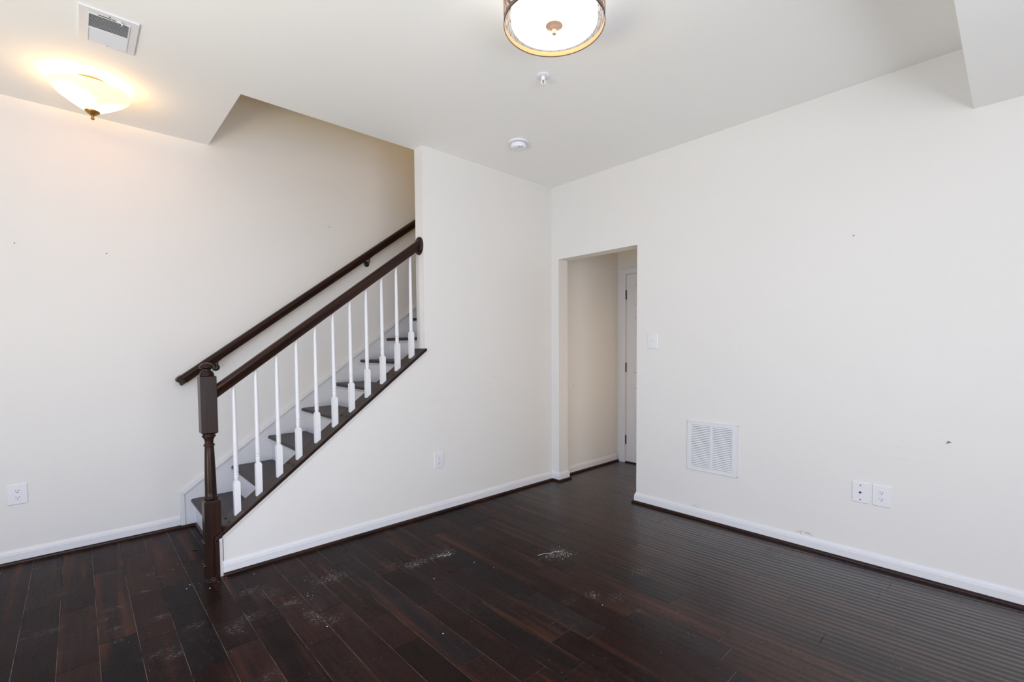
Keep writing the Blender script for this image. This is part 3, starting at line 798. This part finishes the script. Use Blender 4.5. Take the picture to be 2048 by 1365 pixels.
for i in range(N):
    s0 = i * seg; zb_, zt_ = dz + .019, H - .019; mid = (zb_ + zt_) / 2
    def P(l): return [cyl(s0 + a, b) for a, b in l]
    m.tube(P([(.0075 * math.cos(q * PI / 6), zb_ + .013 + .010 * math.sin(q * PI / 6)) for q in range(13)]), .0013, 6)
    m.tube(P([(.0075 * math.cos(q * PI / 6), zt_ - .013 + .010 * math.sin(q * PI / 6)) for q in range(13)]), .0013, 6)
    for sg in (1, -1):
        m.tube(P([(sg * .002, zb_), (sg * .012, zb_ + .020), (sg * .026, mid - .012), (sg * (seg/2), mid + .006)]), .0013, 6)
        m.tube(P([(sg * (seg/2), zb_), (sg * (seg/2 - .008), zb_ + .024), (sg * .012, mid), (0, mid + .018)]), .0013, 6)
        m.tube(P([(sg * .002, zt_), (sg * .014, zt_ - .022), (sg * .022, mid + .012), (sg * (seg/2), mid - .004)]), .0013, 6)
        m.tube(P([(sg * (seg/2), zt_), (sg * (seg/2 - .006), zt_ - .026), (sg * .010, mid + .004), (0, mid - .016)]), .0013, 6)
ob = m.build('openwork_band', M_BAND, parent=t, smooth=True)
m = MB().lathe([(DR - .0019, dz + .003), (DR - .0019, dz + .021), (DR - .0026, dz + .021), (DR - .0026, dz + .003), (DR - .0019, dz + .003)], (dx, dy, 0), 96, cap=False)
o = m.build('glow_lining', M_BRONZE, parent=ob, smooth=True); o.matrix_parent_inverse = Matrix.Identity(4)  # added shell, coloured as the lit orange inside of the band
MB().lathe([(.001, dz + .0025), (.10, dz + .003), (.165, dz + .006), (.1725, dz + .010), (.1745, dz + .018), (.1745, H - .012), (.001, H - .012)], (dx, dy, 0), 72, cap=False).build('glass_shade', M_DIFF, parent=t, smooth=True)
MB().lathe([(.190, H - .0125), (.190, H - .0005)], (dx, dy, 0), 64).build('ceiling_pan', M_BRONZE, parent=t, smooth=True)
MB().lathe([(.034, dz + .003), (.0345, dz - .001), (.031, dz - .004), (.024, dz - .006), (.021, dz - .010), (.014, dz - .014), (.010, dz - .017), (.0095, dz - .027), (.008, dz - .0325), (.005, dz - .034)], (dx, dy, 0), 40).build('finial', M_FIN, parent=t, smooth=True)

# ------------------------------------------------------------------ bowl ceiling light
bx, by = .107, 3.535
t = thing('bowl_ceiling_light', 'cream glass bowl ceiling light with a brass finial near the left wall', 'ceiling light', (bx, by, H))
MB().lathe([(.072, H - .0005), (.074, H - .012), (.070, H - .024), (.062, H - .028), (.02, H - .028)], (bx, by, 0), 48).build('canopy', M_BRASS, parent=t, smooth=True)
MB().lathe([(.014, 2.572), (.030, 2.579), (.060, 2.597), (.105, 2.628), (.145, 2.658), (.163, 2.676), (.171, 2.690), (.168, 2.6915), (.160, 2.679), (.142, 2.663), (.102, 2.633), (.058, 2.602), (.012, 2.577)], (bx, by, 0), 72, cap=False).build('glass_bowl', M_BOWL, parent=t, smooth=True)
MB().lathe([(.034, 2.585), (.033, 2.579), (.026, 2.571), (.014, 2.562), (.007, 2.557), (.0055, 2.551), (.0085, 2.547), (.0085, 2.540), (.005, 2.536)], (bx, by, 0), 36).build('finial', M_BRASS, parent=t, smooth=True)
MB().lathe([(.005, 2.58), (.005, H - .026)], (bx, by, 0), 12).build('stem', M_BRASS, parent=t, smooth=True)
e, c = split('bulb', 2.2)
point_light('bowl_bulb', (bx + .055, by + .01, 2.688), e, c, .025)
point_light('bowl_bulb', (bx - .055, by - .01, 2.688), e, c, .025)

# ------------------------------------------------------------------ small things left behind
def nail(loc, nrm, label):
    m = MB(); p = Vector(loc); n = Vector(nrm)
    m.tube([p, p + n * .010], .0012, 8); m.tube([p + n * .0098, p + n * .0112], .0030, 10)
    o = m.build('wall_nail', M_SCREW); tag(o, label, 'nail', 'nails left in the walls')
nail((-.2442, YC, 1.8938), (0, -1, 0), 'small nail in the left wall near its left edge')
nail((.1605, YC, 1.8856), (0, -1, 0), 'small nail in the left wall, right of the bowl light')
nail((1.5976, YC, 2.2969), (0, -1, 0), 'small nail in the left wall above the handrail')
nail((XB, .656, 1.8922), (-1, 0, 0), 'tiny nail high on the right wall')
nail((3.5669, YA, .8794), (0, -1, 0), 'tiny nail in the hall wall beyond the opening')
m = MB(); m.lathe([(.0075, .001), (.0075, .006), (.004, .009)], (.4916, 3.5245, 0), 12)
m.tube([(.4916, 3.5245, .004), (.5100, 3.515, .0035)], .0028, 8)
tag(m.build('loose_screw', M_SCREW, smooth=True), 'loose dark screw lying on the floor left of the newel post', 'screw')
# crumbs of plaster
rr = random.Random(5); m = MB()
def crumb(x, y, s):
    h = s * rr.uniform(.4, .8); n = 5; a0 = rr.uniform(0, 6)
    prs = [(x + s * rr.uniform(.6, 1) * math.cos(a0 + 2*PI*i/n), y + s * rr.uniform(.6, 1) * math.sin(a0 + 2*PI*i/n)) for i in range(n)]
    A = [m.bm.verts.new((a, b, .0003)) for a, b in prs]; t_ = m.bm.verts.new((x, y, h))
    for i in range(n): m.bm.faces.new((A[i], A[(i+1) % n], t_))
    m.bm.faces.new(A[::-1])
CL = [(1.36, 2.395, .055, 40, .0016), (1.40, 2.375, .03, 30, .002), (1.57, 2.38, .05, 24, .0022), (1.61, 2.36, .03, 20, .0026), (2.10, 1.905, .05, 50, .0022), (2.13, 1.85, .035, 26, .003), (2.02, 1.93, .06, 26, .0018),
      (0.985, 2.60, .04, 26, .0018), (0.80, 2.46, .04, 24, .0018), (0.92, 2.66, .06, 30, .0015), (0.70, 2.42, .05, 16, .0016), (0.50, 2.98, .05, 22, .0018)]
for (x, y, sd, n, s) in CL:
    for i in range(n): crumb(x + rr.gauss(0, sd), y + rr.gauss(0, sd * .6), s * rr.uniform(.5, 1.3))
for i in range(230): 
    x, y = rr.uniform(-.2, 2.0), rr.uniform(.8, 2.95)
    if y < 2.95: crumb(x, y, rr.uniform(.0007, .0016))
for (x, y, s) in ((1.3821, 2.1611, .0048), (.6818, 2.911, .004), (.7858, 2.123, .0048), (1.1372, 1.7117, .0042), (1.66, 2.16, .004), (1.70, 2.03, .003), (.36, 3.30, .003), (.39, 3.36, .003), (.40, 3.02, .004), (.38, 2.98, .004), (.47, 2.9, .004), (1.83, 1.36, .003)): crumb(x, y, s)
m.tube([(1.995, 1.965, .001), (2.02, 1.955, .002), (2.04, 1.952, .001), (2.065, 1.93, .002), (2.10, 1.925, .002), (2.135, 1.895, .001)], .0009, 5)
m.tube([(1.545, 2.375, .001), (1.575, 2.368, .002), (1.60, 2.345, .002), (1.63, 2.35, .001)], .0009, 5)
tag(m.build('plaster_crumbs', M_CHIP), 'white plaster crumbs and grit scattered on the dark floor', 'debris', kind='stuff')

# window frames behind the camera
def win(name, boxes):
    m = MB()
    for b in boxes: m.box(*b)
    return struct(m.build(name, M_TRIM))
win('door_2', [(XR - .09, XR - .03, -.2, -.14, 0, 2.2), (XR - .09, XR - .03, 2.39, 2.45, 0, 2.2), (XR - .09, XR - .03, 1.10, 1.16, 0, 2.2), (XR - .09, XR - .03, -.14, 2.39, 2.13, 2.2), (XR - .09, XR - .03, -.14, 2.39, 0, .08)])
win('window_1', [(-1.35, -1.29, YN - .09, YN - .03, 0, 2.2), (1.29, 1.35, YN - .09, YN - .03, 0, 2.2), (-.03, .03, YN - .09, YN - .03, 0, 2.2), (-1.29, 1.29, YN - .09, YN - .03, 2.14, 2.2), (-1.29, 1.29, YN - .09, YN - .03, 0, .08)])
